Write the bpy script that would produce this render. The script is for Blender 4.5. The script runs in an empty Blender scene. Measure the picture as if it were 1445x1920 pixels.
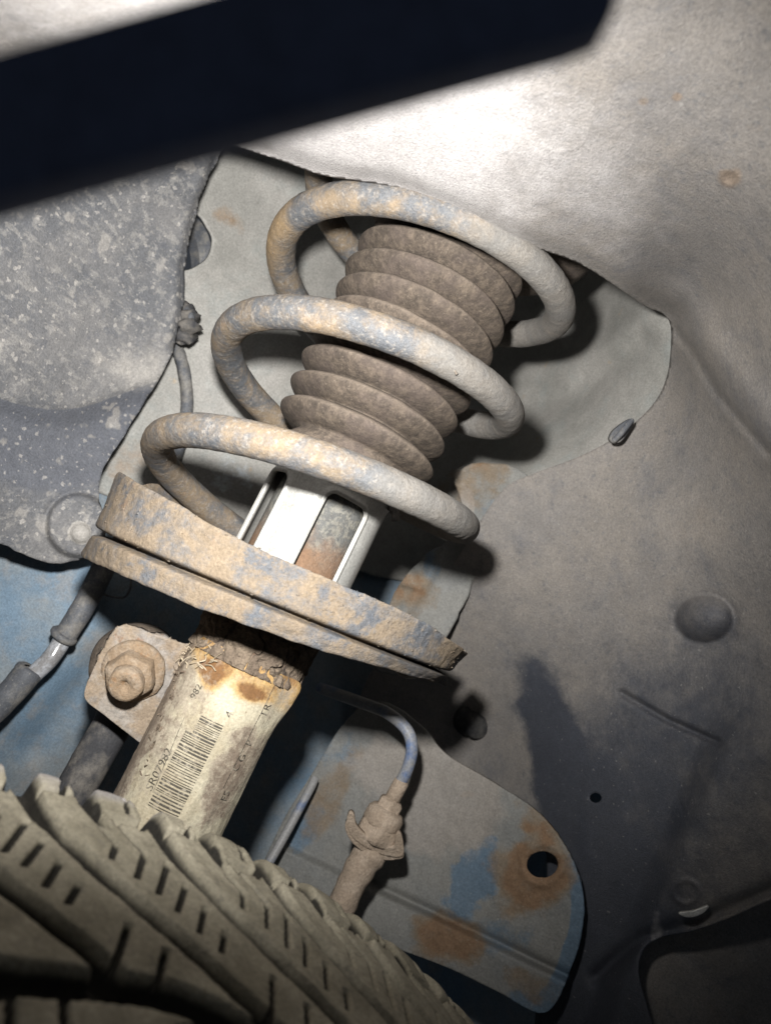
import bpy, math, random
import numpy as np
from mathutils import Vector, Matrix, noise

# ---------------------------------------------------------------- frames
# K = "camera millimetres": x right, y down, z away.  World = metres, Z up.
F, CX, CY = 1444.0, 722.5, 960.0
wz = np.array([.36, -.925, .12]); wz /= np.linalg.norm(wz)
wy = np.array([0, 0, 1.0]) - wz * wz[2]; wy /= np.linalg.norm(wy)
wx = np.cross(wy, wz)
if wx[0] < 0: wx = -wx
MW = np.array([wx, wy, wz])
ORG = np.array([0, 0, .62])
def W(v): return np.asarray(v, float) @ MW.T * .001 + ORG
def K(px, py, d):
    px, py, d = np.broadcast_arrays(np.asarray(px, float), np.asarray(py, float), np.asarray(d, float))
    return np.stack([(px - CX) / F * d, (py - CY) / F * d, d], -1)
def PX(v):
    v = np.asarray(v, float)
    return F * v[..., 0] / v[..., 2] + CX, F * v[..., 1] / v[..., 2] + CY

sc = bpy.context.scene
COL = sc.collection

# ---------------------------------------------------------------- camera
cam = bpy.data.cameras.new('camera'); co = bpy.data.objects.new('camera', cam); COL.objects.link(co)
cam.sensor_fit = 'VERTICAL'; cam.sensor_height = 36; cam.sensor_width = 27.1
cam.lens = F / 1920 * 36
R3 = MW @ np.diag([1, -1, -1])
mm = Matrix(R3.tolist()).to_4x4(); mm.translation = Vector(ORG)
co.matrix_world = mm
cam.clip_start = .005; cam.clip_end = 50
cam.dof.use_dof = True; cam.dof.focus_distance = .285; cam.dof.aperture_fstop = cam.lens / 1.9
sc.camera = co

# ---------------------------------------------------------------- world and light
wd = bpy.data.worlds.new('World'); sc.world = wd; wd.use_nodes = True
bg = wd.node_tree.nodes['Background']; bg.inputs[0].default_value = (.75, .85, 1, 1); bg.inputs[1].default_value = .045
LPOS = np.array([-15., -41.5, 58.]); LAIM = K(500, 610, 320)
sp = bpy.data.lights.new('work_lamp_beam', 'SPOT'); so = bpy.data.objects.new('work_lamp_beam', sp); COL.objects.link(so)
so.location = Vector(W(LPOS))
dv = Vector(W(LAIM) - W(LPOS)); so.rotation_euler = dv.to_track_quat('-Z', 'Y').to_euler()
sp.energy = 8.4; sp.color = (1, .985, .965); sp.spot_size = math.radians(122); sp.spot_blend = 1.0; sp.shadow_soft_size = .007
sc.view_settings.view_transform = 'Standard'; sc.view_settings.look = 'None'
sc.view_settings.exposure = 0; sc.view_settings.gamma = 1
sc.render.engine = 'CYCLES'
sc.cycles.use_denoising = True
sc.cycles.max_bounces = 6; sc.cycles.diffuse_bounces = 4

# ---------------------------------------------------------------- helpers
random.seed(4)
rng = np.random.default_rng(5)
def base_of(parent): return np.array(parent['_b']) if parent is not None else None
def link_mesh(name, V, Fc, mat, parent=None, smooth=True, base=None, attr=None, solid=0, sub=0):
    """V in K millimetres. A child's mesh is stored relative to its thing's base."""
    me = bpy.data.meshes.new(name)
    Wv = W(V)
    if parent is not None: b = BASE[parent.name]
    else: b = W(base) if base is not None else Wv.mean(0)
    me.from_pydata((Wv - b).tolist(), [], [tuple(int(i) for i in f) for f in Fc])
    me.materials.append(mat)
    if smooth: me.polygons.foreach_set('use_smooth', [True] * len(me.polygons))
    if attr is not None:
        a = me.color_attributes.new('wear_light', 'FLOAT_COLOR', 'POINT')
        c = np.zeros((len(Wv), 4), np.float32); c[:, 3] = 1; c[:, :attr.shape[1]] = attr
        a.data.foreach_set('color', c.ravel())
    me.update()
    o = bpy.data.objects.new(name, me); COL.objects.link(o)
    if parent is not None: o.parent = parent; BASE[o.name] = b
    else: o.location = Vector(b); BASE[o.name] = b
    if solid:
        m = o.modifiers.new('thickness', 'SOLIDIFY'); m.thickness = solid * .001; m.offset = -1; m.use_even_offset = False
    if sub:
        m = o.modifiers.new('round', 'SUBSURF'); m.levels = m.render_levels = sub
    return o
BASE = {}
def thing(name, label, cat, base, group=None):
    o = bpy.data.objects.new(name, None); COL.objects.link(o); b = W(base)
    o.empty_display_size = .01
    o.location = Vector(b); o['label'] = label; o['category'] = cat
    if group: o['group'] = group
    BASE[o.name] = b
    return o
def tag(o, label, cat, group=None):
    o['label'] = label; o['category'] = cat
    if group: o['group'] = group
    return o

def grid_faces(n, m, closed=False, flip=False):
    f = []
    for i in range(n - 1):
        for j in range(m if closed else m - 1):
            k = (j + 1) % m
            q = (i * m + j, i * m + k, (i + 1) * m + k, (i + 1) * m + j)
            f.append(q[::-1] if flip else q)
    return f
def clip_grid(P, Fd):
    """P (n,m,3), Fd (n,m): keep Fd<0; vertices beside the border slide onto it."""
    n, m, _ = P.shape; P = P.copy(); Q = P.copy(); G = Fd.copy()
    for di, dj in ((0, 1), (1, 0)):
        a = (slice(0, n - di), slice(0, m - dj)); b = (slice(di, n), slice(dj, m))
        fa, fb = Fd[a], Fd[b]; cr = (fa * fb) < 0
        t = np.where(cr, fa / np.where(np.abs(fa - fb) < 1e-12, 1, fa - fb), 0)
        X = P[a] + (P[b] - P[a]) * t[..., None]
        ma = cr & (t < .5) & (G[a] != 0); mb = cr & (t >= .5) & (G[b] != 0)
        Qa = Q[a]; Qa[ma] = X[ma]; Ga = G[a]; Ga[ma] = 0
        mb = mb & (G[b] != 0)
        Qb = Q[b]; Qb[mb] = X[mb]; Gb = G[b]; Gb[mb] = 0
    idx = np.arange(n * m).reshape(n, m); g = G.ravel(); faces = []
    q4 = np.stack([idx[:-1, :-1], idx[1:, :-1], idx[1:, 1:], idx[:-1, 1:]], -1).reshape(-1, 4)
    gq = g[q4]; pos = (gq > 0).sum(1); neg = (gq < 0).sum(1)
    for q, gg, p_, n_ in zip(q4, gq, pos, neg):
        if p_ == 0 and n_ > 0: faces.append(tuple(q))
        elif p_ == 1 and n_ > 0:
            faces.append(tuple(v for v, s in zip(q, gg) if s <= 0))
    used = np.unique(np.concatenate([np.array(f) for f in faces]))
    rm = -np.ones(n * m, int); rm[used] = np.arange(len(used))
    return Q.reshape(-1, 3)[used], [tuple(rm[list(f)]) for f in faces], used
def poly_sdf(poly, X, Y):
    p = np.array(poly, float); d = np.full(X.shape, 1e18); ins = np.zeros(X.shape, bool)
    for i in range(len(p)):
        a, b = p[i], p[(i + 1) % len(p)]; e = b - a
        wx_, wy_ = X - a[0], Y - a[1]
        t = np.clip((wx_ * e[0] + wy_ * e[1]) / max(e @ e, 1e-9), 0, 1)
        d = np.minimum(d, (wx_ - e[0] * t) ** 2 + (wy_ - e[1] * t) ** 2)
        c = ((a[1] <= Y) & (b[1] > Y)) | ((b[1] <= Y) & (a[1] > Y))
        if abs(e[1]) > 1e-9: ins ^= c & (X < a[0] + (Y - a[1]) / e[1] * e[0])
    d = np.sqrt(d); return np.where(ins, -d, d)
def smooth_poly(p, n=6, closed=True):
    p = np.array(p, float); N = len(p); out = []
    for i in range(N if closed else N - 1):
        g = lambda k: p[k % N] if closed else p[min(max(k, 0), N - 1)]
        a, b, c, d = g(i - 1), g(i), g(i + 1), g(i + 2)
        for k in range(n):
            t = k / n
            out.append(.5 * (2 * b + (c - a) * t + (2 * a - 5 * b + 4 * c - d) * t * t + (3 * b - a - 3 * c + d) * t ** 3))
    if not closed: out.append(p[-1])
    return np.array(out)
def tps(pts):
    p = np.array(pts, float); x = p[:, :2] / 500; z = p[:, 2]; n = len(p)
    U = lambda r2: np.where(r2 > 1e-12, r2 * np.log(np.maximum(r2, 1e-12)), 0)
    A = np.zeros((n + 3, n + 3)); A[:n, :n] = U(((x[:, None] - x[None]) ** 2).sum(2)) + np.eye(n) * .002
    A[:n, n] = 1; A[:n, n + 1:] = x; A[n, :n] = 1; A[n + 1:, :n] = x.T
    s = np.linalg.solve(A, np.r_[z, 0, 0, 0])
    def f(X, Y):
        X = np.asarray(X, float) / 500; Y = np.asarray(Y, float) / 500
        o = s[n] + s[n + 1] * X + s[n + 2] * Y
        for i in range(n): o = o + s[i] * U((X - x[i, 0]) ** 2 + (Y - x[i, 1]) ** 2)
        return o
    return f
def sstep(a, b, x):
    t = np.clip((x - a) / (b - a), 0, 1); return t * t * (3 - 2 * t)
def blob(X, Y, cx, cy, rx, ry=None, ang=0, soft=.5):
    ry = ry or rx; c, s = math.cos(ang), math.sin(ang); dx, dy = X - cx, Y - cy
    r = np.sqrt(((dx * c + dy * s) / rx) ** 2 + ((-dx * s + dy * c) / ry) ** 2)
    r = r + .42 * fbm2(X / (10 + .5 * min(rx, ry)) + cx * .1, Y / (10 + .5 * min(rx, ry)) + cy * .1)
    return 1 - sstep(1 - soft, 1 + soft, r)
def segd(X, Y, pts):
    d = np.full(np.shape(X), 1e9)
    for (ax, ay), (bx, by) in zip(pts[:-1], pts[1:]):
        ex, ey = bx - ax, by - ay; t = np.clip(((X - ax) * ex + (Y - ay) * ey) / (ex * ex + ey * ey), 0, 1)
        d = np.minimum(d, np.hypot(X - ax - ex * t, Y - ay - ey * t))
    return d
def sheet(name, poly, dfn, step, mat, parent=None, holes=(), solid=1.5, masks=None, base=None, smooth=True, rag=0):
    poly = np.array(poly, float)
    x0, y0 = poly.min(0) - step * 2; x1, y1 = poly.max(0) + step * 2
    X, Y = np.meshgrid(np.arange(x0, x1, step), np.arange(y0, y1, step))
    S = poly_sdf(poly, X, Y)
    if rag:
        S = S + rag * fbm2(X / 22., Y / 22.)
    for h in holes: S = np.maximum(S, -poly_sdf(h, X, Y))
    P = K(X, Y, dfn(X, Y)); V, fc, used = clip_grid(P, S)
    at = None
    if masks is not None: at = np.stack([m.ravel()[used] for m in masks(X, Y)], 1)
    return link_mesh(name, V, fc, mat, parent, smooth, base, at, solid)
# value noise in numpy (cheap fractal)
_tab = rng.random((256, 256)) * 2 - 1
def vn2(x, y):
    xi = np.floor(x).astype(int); yi = np.floor(y).astype(int); fx = x - xi; fy = y - yi
    fx = fx * fx * (3 - 2 * fx); fy = fy * fy * (3 - 2 * fy)
    g = lambda a, b: _tab[a & 255, b & 255]
    return (g(xi, yi) * (1 - fx) + g(xi + 1, yi) * fx) * (1 - fy) + (g(xi, yi + 1) * (1 - fx) + g(xi + 1, yi + 1) * fx) * fy
def fbm2(x, y, o=4):
    s = 0; a = .5
    for i in range(o): s = s + a * vn2(x + 17.3 * i, y - 9.1 * i); x = x * 2.03; y = y * 2.03; a *= .5
    return s
def n3(V, scale, seed=0, octs=3):
    out = np.empty(len(V))
    for i, v in enumerate(V): out[i] = noise.fractal(Vector((v[0] * scale + seed, v[1] * scale, v[2] * scale)), 1.0, 2.0, octs)
    return out
def frames(P):
    T = np.gradient(P, axis=0); T /= np.linalg.norm(T, axis=1)[:, None]
    n = np.cross(T[0], [0.31, .2, .93]); n /= np.linalg.norm(n); Ns = [n]
    for i in range(1, len(P)):
        n = Ns[-1] - T[i] * (Ns[-1] @ T[i]); n /= np.linalg.norm(n); Ns.append(n)
    Ns = np.array(Ns); return T, Ns, np.cross(T, Ns)
def tube(P, r, seg=20, caps=True, disp=0, dscale=.2, seed=0, flat=1.0):
    P = np.array(P, float); r = np.broadcast_to(np.asarray(r, float), (len(P),)).copy()
    T, N, B = frames(P)
    if caps:
        # rounded ends
        P = np.concatenate([P[:1] - T[:1] * r[0] * .15, P[:1] - T[:1] * r[0] * .12, P, P[-1:] + T[-1:] * r[-1] * .12, P[-1:] + T[-1:] * r[-1] * .15])
        N = np.concatenate([N[:1], N[:1], N, N[-1:], N[-1:]]); B = np.concatenate([B[:1], B[:1], B, B[-1:], B[-1:]])
        r = np.r_[r[0] * .02, r[0] * .85, r, r[-1] * .85, r[-1] * .02]
    a = np.linspace(0, 2 * np.pi, seg, endpoint=False)
    dr = np.cos(a)[None, :, None] * N[:, None] + np.sin(a)[None, :, None] * B[:, None] * flat
    V = P[:, None] + dr * r[:, None, None]; V = V.reshape(-1, 3)
    if disp: V = V + dr.reshape(-1, 3) * (n3(V, dscale, seed) * disp)[:, None]
    return V, grid_faces(len(P), seg, True)
def spline(pts, n=12): return smooth_poly(pts, n, False)
def lathe(base, axis, prof, seg=36, hexa=None, ref=(1, 0, 0)):
    ax = np.array(axis, float); ax /= np.linalg.norm(ax); a = np.cross(ax, ref); a /= np.linalg.norm(a); b = np.cross(ax, a)
    th = np.linspace(0, 2 * np.pi, seg, endpoint=False); V = []
    for r, h in prof:
        rr = np.full(seg, float(r))
        if hexa: rr = r * (math.cos(math.pi / 6) / np.cos((th % (math.pi / 3)) - math.pi / 6))
        V.append(np.array(base) + ax * h + rr[:, None] * (np.cos(th)[:, None] * a + np.sin(th)[:, None] * b))
    return np.concatenate(V), grid_faces(len(prof), seg, True)
def join(parts):
    V = []; Fc = []; o = 0
    for v, f in parts:
        V.append(np.asarray(v)); Fc += [tuple(int(i) + o for i in q) for q in f]; o += len(v)
    return np.concatenate(V), Fc

# ---------------------------------------------------------------- materials
def lay(col, scale=60, lo=.45, hi=.6, detail=6, amt=1., dist=0., kind='noise', k=.9, rough=None, stretch=None, lac=.6):
    return dict(col=col, scale=scale, lo=lo, hi=hi, detail=detail, amt=amt, dist=dist, kind=kind, k=k, rough=rough, stretch=stretch, lac=lac)
def material(name, base, layers=(), rough=.8, bumps=((900, .25), (160, .4)), metallic=0, spec=.3, bumpd=.0006, coat=0):
    m = bpy.data.materials.new(name); m.use_nodes = True; nt = m.node_tree; N = nt.nodes; L = nt.links
    b = N['Principled BSDF']; tc = N.new('ShaderNodeTexCoord'); at = None
    def mix(f, a, c, t='RGBA'):
        x = N.new('ShaderNodeMix'); x.data_type = t; o = 6 if t == 'RGBA' else 2
        L.new(f, x.inputs[0])
        for i, v in ((o, a), (o + 1, c)):
            if hasattr(v, 'links') or isinstance(v, bpy.types.NodeSocket): L.new(v, x.inputs[i])
            else: x.inputs[i].default_value = (*v, 1) if t == 'RGBA' else v
        return x.outputs[2 if t == 'RGBA' else 0]
    def noise_(sc_, detail, dist, stretch, lac, off):
        src = tc.outputs['Object']
        mp = N.new('ShaderNodeMapping'); L.new(src, mp.inputs[0]); mp.inputs['Location'].default_value = (off, off * .7, -off)
        if stretch: mp.inputs['Rotation'].default_value = stretch[0]; mp.inputs['Scale'].default_value = stretch[1]
        t = N.new('ShaderNodeTexNoise'); L.new(mp.outputs[0], t.inputs[0]); t.inputs['Scale'].default_value = sc_
        t.inputs['Detail'].default_value = detail; t.inputs['Roughness'].default_value = max(lac, .66) if len(layers) else lac; t.inputs['Distortion'].default_value = dist
        return t.outputs[0]
    cur = base; cr = rough; i = 0
    # overall mottling so that no surface is one flat colour
    for l in list(layers):
        i += 1
        if l['kind'] == 'voro':
            mp = N.new('ShaderNodeMapping'); L.new(tc.outputs['Object'], mp.inputs[0]); mp.inputs['Location'].default_value = (i, i * .3, 0)
            if l['stretch']: mp.inputs['Rotation'].default_value = l['stretch'][0]; mp.inputs['Scale'].default_value = l['stretch'][1]
            ns = N.new('ShaderNodeTexNoise'); ns.inputs['Scale'].default_value = l['scale'] * 1.7; L.new(mp.outputs[0], ns.inputs[0])
            va = N.new('ShaderNodeVectorMath'); va.operation = 'SCALE'; L.new(ns.outputs[1], va.inputs[0]); va.inputs[3].default_value = l['dist'] / l['scale']
            vb = N.new('ShaderNodeVectorMath'); L.new(mp.outputs[0], vb.inputs[0]); L.new(va.outputs[0], vb.inputs[1])
            t = N.new('ShaderNodeTexVoronoi'); t.inputs['Scale'].default_value = l['scale']; L.new(vb.outputs[0], t.inputs[0])
            # random size per cell: distance - k*rand
            sx = N.new('ShaderNodeSeparateXYZ'); L.new(t.outputs['Color'], sx.inputs[0])
            pw = N.new('ShaderNodeMath'); pw.operation = 'POWER'; L.new(sx.outputs[0], pw.inputs[0]); pw.inputs[1].default_value = 3
            ml = N.new('ShaderNodeMath'); ml.operation = 'MULTIPLY_ADD'; L.new(pw.outputs[0], ml.inputs[0]); ml.inputs[1].default_value = -l['k']; L.new(t.outputs[0], ml.inputs[2])
            fac = ml.outputs[0]
        else:
            fac = noise_(l['scale'], l['detail'], l['dist'], l['stretch'], l['lac'], i * 3.7)
            if l['kind'] in 'RGB':
                if at is None:
                    at = N.new('ShaderNodeAttribute'); at.attribute_name = 'wear_light'; sx_ = N.new('ShaderNodeSeparateColor'); L.new(at.outputs['Color'], sx_.inputs[0])
                ch = sx_.outputs['RGB'.index(l['kind'])]
                q = N.new('ShaderNodeMath'); q.operation = 'MULTIPLY_ADD'; L.new(fac, q.inputs[0]); q.inputs[1].default_value = l['k']; L.new(ch, q.inputs[2])
                q2 = N.new('ShaderNodeMath'); q2.operation = 'SUBTRACT'; L.new(q.outputs[0], q2.inputs[0]); q2.inputs[1].default_value = l['k'] * .5
                fac = q2.outputs[0]
        mr = N.new('ShaderNodeMapRange'); mr.interpolation_type = 'SMOOTHSTEP'; L.new(fac, mr.inputs[0])
        if l['kind'] == 'voro':
            mr.inputs[1].default_value = l['lo']; mr.inputs[2].default_value = l['hi']; mr.inputs[3].default_value = l['amt']; mr.inputs[4].default_value = 0
        else:
            mr.inputs[1].default_value = l['lo']; mr.inputs[2].default_value = l['hi']; mr.inputs[3].default_value = 0; mr.inputs[4].default_value = l['amt']
        cur = mix(mr.outputs[0], cur, l['col'])
        if l['rough'] is not None: cr = mix(mr.outputs[0], cr, l['rough'], 'FLOAT')
    for sc_, lo_, hi_ in ((1100, .74, 1.22), (140, .90, 1.09)):
        t = noise_(sc_, 6, .2, None, .65, sc_ * .01); r_ = N.new('ShaderNodeMapRange'); L.new(t, r_.inputs[0])
        r_.inputs[1].default_value = .3; r_.inputs[2].default_value = .7; r_.inputs[3].default_value = lo_; r_.inputs[4].default_value = hi_
        vm = N.new('ShaderNodeVectorMath'); vm.operation = 'SCALE'
        if isinstance(cur, tuple): vm.inputs[0].default_value = cur
        else: L.new(cur, vm.inputs[0])
        L.new(r_.outputs[0], vm.inputs[3]); cur = vm.outputs[0]
    if isinstance(cur, tuple): b.inputs['Base Color'].default_value = (*cur, 1)
    else: L.new(cur, b.inputs['Base Color'])
    if isinstance(cr, (int, float)): b.inputs['Roughness'].default_value = cr
    else: L.new(cr, b.inputs['Roughness'])
    b.inputs['Metallic'].default_value = metallic; b.inputs['Specular IOR Level'].default_value = spec
    if coat: b.inputs['Coat Weight'].default_value = coat; b.inputs['Coat Roughness'].default_value = .25
    h = None
    for k_, (s_, st) in enumerate(bumps):
        t = noise_(s_, 5, 0, None, .6, 11 + k_)
        x = N.new('ShaderNodeMath'); x.operation = 'MULTIPLY_ADD'; L.new(t, x.inputs[0]); x.inputs[1].default_value = st
        if h is None: x.inputs[2].default_value = 0
        else: L.new(h, x.inputs[2])
        h = x.outputs[0]
    if h is not None:
        bp = N.new('ShaderNodeBump'); bp.inputs['Distance'].default_value = bumpd; bp.inputs['Strength'].default_value = 1; L.new(h, bp.inputs['Height']); L.new(bp.outputs[0], b.inputs['Normal'])
    return m

TAN = (.40, .295, .195); DUST = (.30, .265, .225)
M = {}
M['spring'] = material('dirty_spring_steel', (.098, .102, .108), [
    lay((.205, .155, .102), 70, .38, .62, 12, .92, dist=.3, rough=.95, lac=.72), lay((.40, .27, .15), 45, .56, .74, 9, .55, rough=.95), lay((.27, .245, .215), 520, .52, .66, 5, .55, rough=.9), lay((.20, .17, .13), 300, .6, .7, 5, .5),
    lay((.18, .17, .155), 55, .25, .75, 8, .85, kind='R', k=.6, rough=.95), lay((.27, .185, .095), 55, .30, .80, 10, .85, kind='G', k=.7, rough=.95)],
    rough=.5, bumps=((1400, .5), (260, .8)), bumpd=.0006)
M['gaiter'] = material('dusty_rubber', (.055, .044, .035), [
    lay((.135, .106, .08), 300, .36, .68, 8, .85, stretch=((0, .3, .4), (1, 1, .5)), lac=.7), lay((.19, .155, .12), 900, .54, .70, 4, .45), lay((.20, .162, .128), 200, .45, 1.0, 10, .6, kind='R', k=.9), lay((.09, .07, .06), 45, .46, .66, 6, .55)],
    rough=.85, bumps=((1500, .5), (420, .6)), bumpd=.0004)
M['sleeve'] = material('white_plastic_sleeve', (.38, .375, .35), [
    lay((.24, .215, .18), 60, .50, .75, 8, .6, rough=.5), lay((.30, .26, .22), 700, .68, .74, 4, .5), lay((.27, .26, .24), 300, .45, .6, 3, .4, stretch=((0, 0, 0), (1, 1, .1)))],
    rough=.33, bumps=((500, .12),), spec=.5, bumpd=.0003)
M['rod'] = material('rusty_steel_tube', (.10, .10, .095), [
    lay((.20, .19, .16), 400, .45, .6, 6, .7), lay((.17, .105, .065), 150, .25, .9, 10, kind='R', k=1.0, rough=.95), lay((.26, .135, .065), 300, .5, 1.0, 8, .8, kind='G', k=1.3, rough=.95)],
    rough=.7, bumps=((900, .6), (240, .8)), bumpd=.0006)
M['seat'] = material('crusted_pressed_steel', (.098, .106, .118), [
    lay((.205, .158, .108), 48, .36, .56, 14, .95, dist=.3, rough=.97, lac=.72), lay((.245, .195, .142), 420, .50, .68, 6, .6, rough=.97), lay((.12, .10, .08), 260, .58, .70, 6, .5),
    lay((.085, .096, .112), 42, .53, .62, 14, .85, dist=.3, rough=.6, lac=.72), lay((.28, .165, .09), 70, .60, .76, 8, .55), lay((.035, .032, .03), 60, .5, .9, 5, .8, kind='R', k=.4)],  # R layer is painted shade
    rough=.6, bumps=((1500, .6), (420, .7), (110, .5)), bumpd=.0007)
M['mud'] = material('dried_mud_crust', (.15, .115, .085), [
    lay((.23, .18, .13), 130, .42, .6, 8, .8), lay((.08, .06, .045), 230, .58, .70, 7, .8)], rough=.97, bumps=((700, 1.), (180, 1.2)), bumpd=.0012)
M['strut_tube'] = material('rust_scaled_steel', (.07, .055, .045), [lay((.24, .18, .13), 140, .45, .6, 8, .8), lay((.22, .10, .045), 90, .58, .7, 6, .6)], rough=.9, bumps=((900, .8), (200, 1.)), bumpd=.0008)
M['sticker'] = material('soiled_paper_label', (.50, .455, .34), [
    lay((.36, .30, .20), 60, .38, .65, 8, .7), lay((.42, .26, .095), 60, .18, .62, 8, .9, kind='R', k=.9, rough=.9), lay((.17, .085, .035), 150, .52, .85, 10, .95, kind='R', k=1.1, lac=.72),
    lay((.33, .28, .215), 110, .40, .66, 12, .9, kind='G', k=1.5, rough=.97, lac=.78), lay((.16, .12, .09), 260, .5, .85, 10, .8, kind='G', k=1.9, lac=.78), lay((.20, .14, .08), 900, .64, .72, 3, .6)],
    rough=.5, bumps=((700, .4), (200, .5)), bumpd=.0004)
M['ink'] = material('faded_black_ink', (.075, .066, .052), [lay((.36, .32, .25), 420, .50, .60, 8, .8)], rough=.6, bumps=())
M['bracket'] = material('rust_bleached_steel', (.26, .235, .21), [
    lay((.24, .18, .12), 60, .42, .56, 8, .8), lay((.20, .11, .06), 95, .56, .66, 7, .8), lay((.31, .285, .255), 45, .52, .62, 6, .7)], rough=.92, bumps=((900, .6), (200, .9)), bumpd=.0007)
M['nut'] = material('muddy_nut', (.24, .175, .115), [lay((.30, .24, .18), 150, .45, .6, 7, .8), lay((.24, .14, .07), 200, .58, .68, 6, .7)], rough=.95, bumps=((900, .7), (250, .8)), bumpd=.0007)
M['rubber'] = material('dusty_black_rubber', (.045, .045, .048), [lay((.17, .155, .135), 90, .42, .65, 7, .8)], rough=.85)
M['cable'] = material('grey_sheathed_cable', (.085, .09, .10), [lay((.22, .205, .18), 110, .42, .65, 7, .7), lay((.3, .28, .25), 700, .6, .7, 4, .5)], rough=.6, bumps=((900, .3),))
M['ferrule'] = material('clear_plastic_ferrule', (.35, .36, .38), [lay((.16, .15, .14), 80, .45, .6, 6, .7)], rough=.22, spec=.6, bumps=((300, .2),))
M['liner'] = material('dust_coated_plastic_liner', (.185, .172, .160), [
    lay((.245, .218, .188), 26, .38, .66, 8, .6), lay((.095, .10, .115), 55, .50, .72, 12, .45, dist=.3), lay((.08, .088, .10), 420, .54, .68, 8, .42, dist=.3),
    lay((.25, .23, .205), 560, .54, .70, 6, .45), lay((.11, .11, .115), 1000, .56, .68, 4, .4),
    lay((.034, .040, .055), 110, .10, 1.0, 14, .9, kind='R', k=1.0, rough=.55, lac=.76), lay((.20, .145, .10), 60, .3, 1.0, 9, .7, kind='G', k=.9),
    lay((.42, .40, .39), 120, .2, 1.0, 12, .85, kind='B', k=.8), lay((.34, .325, .30), 420, .0, .08, kind='voro', k=.16, dist=.9, amt=.35)],  # B layer paints the lamp's glow into the upper liner's colour
    rough=.72, bumps=((1500, .9), (420, .35), (60, .12)), bumpd=.0005, spec=.4)
M['left_liner'] = material('splashed_plastic_liner', (.105, .107, .113), [
    lay((.185, .178, .172), 32, .4, .62, 7, .6), lay((.25, .24, .225), 330, .50, .62, 8, .6, stretch=((.2, .4, .5), (1, .22, 1))), lay((.08, .085, .10), 150, .55, .68, 6, .45),
    lay((.095, .10, .115), 60, .4, .7, 7, .9, kind='R', k=.35), lay((.27, .255, .235), 105, .0, .2, kind='voro', k=.27, dist=1.0, amt=.7),
    lay((.46, .43, .39), 330, .05, .16, kind='voro', k=.24, dist=.9, amt=.38), lay((.35, .33, .30), 80, .4, .7, 7, .8, kind='G', k=.5)],
    rough=.72, bumps=((1000, .5), (260, .5)), bumpd=.0006)
M['tower'] = material('primered_body_steel', (.265, .258, .236), [
    lay((.33, .315, .29), 22, .4, .65, 5, .7), lay((.24, .26, .25), 45, .5, .7, 6, .5), lay((.37, .27, .16), 70, .64, .74, 6, .6), lay((.5, .49, .46), 400, .64, .74, 5, .35),
    lay((.25, .175, .11), 90, .35, .8, 10, .8, kind='R', k=1.1, lac=.72), lay((.13, .09, .06), 150, .65, .95, 10, .7, kind='R', k=1.3), lay((.42, .45, .47), 200, .5, .75, 8, .9, kind='G', k=.9)],
    rough=.6, bumps=((700, .25), (60, .7)), bumpd=.0005)
M['body'] = material('dusty_blue_paint', (.135, .20, .265), [
    lay((.22, .235, .235), 22, .38, .62, 6, .75), lay((.27, .25, .225), 60, .5, .7, 7, .55), lay((.22, .145, .085), 60, .30, .75, 10, .9, kind='R', k=1.1, lac=.72), lay((.10, .065, .045), 120, .6, .9, 10, .8, kind='R', k=1.3),
    lay((.45, .47, .48), 300, .5, .72, 8, .8, kind='G', k=.8)], rough=.6, bumps=((800, .3), (40, .6)), bumpd=.0006)
M['plate'] = material('rusting_blue_plate', (.175, .172, .158), [
    lay((.15, .155, .152), 30, .4, .65, 6, .7), lay((.075, .128, .185), 60, .36, .66, 12, .8, kind='G', k=1.1, lac=.74), lay((.175, .128, .082), 60, .28, .72, 12, .75, kind='R', k=1.3, rough=.95, lac=.74),
    lay((.17, .10, .055), 130, .60, .95, 9, .8, kind='R', k=1.1), lay((.25, .22, .19), 110, .4, .7, 8, .6, kind='B', k=.7), lay((.4, .38, .34), 800, .64, .72, 4, .4)],
    rough=.6, bumps=((900, .3), (120, .6)), bumpd=.0006)
M['fitting'] = material('dust_caked_fitting', (.33, .26, .195), [lay((.42, .34, .265), 120, .45, .62, 7, .7), lay((.19, .145, .11), 240, .58, .7, 6, .6)], rough=.97, bumps=((800, .8), (220, .9)), bumpd=.0008)
M['pipe'] = material('blue_brake_pipe', (.08, .13, .25), [lay((.25, .245, .235), 40, .34, .52, 6, .95)], rough=.5, bumps=((500, .2),))
M['tyre'] = material('dusty_tyre_rubber', (.25, .225, .165), [
    lay((.41, .37, .28), 50, .38, .62, 7, .8), lay((.20, .18, .145), 420, .52, .66, 6, .5), lay((.36, .34, .34), 90, .35, .75, 7, .75, kind='R', k=.6), lay((.018, .016, .013), 90, .15, .5, 5, .96, kind='G', k=.2)],  # G layer paints near-black shade into grooves and sipes
    rough=.8, bumps=((1100, .5), (300, .6)), bumpd=.0007)
M['lamp'] = material('black_lamp_casing', (.11, .135, .22), [lay((.10, .12, .19), 60, .45, .6, 5, .6)], rough=.55, bumps=((600, .1),), bumpd=.0002)
M['dark'] = material('dark_underseal', (.03, .03, .032), [lay((.10, .095, .085), 60, .45, .65, 6, .7)], rough=.9)
M['fibre'] = material('frayed_fibre', (.42, .35, .25), [lay((.25, .19, .12), 300, .45, .6, 4, .6)], rough=.9, bumps=())
def lens_mat():
    m = bpy.data.materials.new('lit_lamp_lens'); m.use_nodes = True; b = m.node_tree.nodes['Principled BSDF']
    b.inputs['Base Color'].default_value = (.9, .9, .88, 1); b.inputs['Emission Color'].default_value = (1, .96, .88, 1); b.inputs['Emission Strength'].default_value = 2
    return m
M['lens'] = lens_mat()

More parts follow.
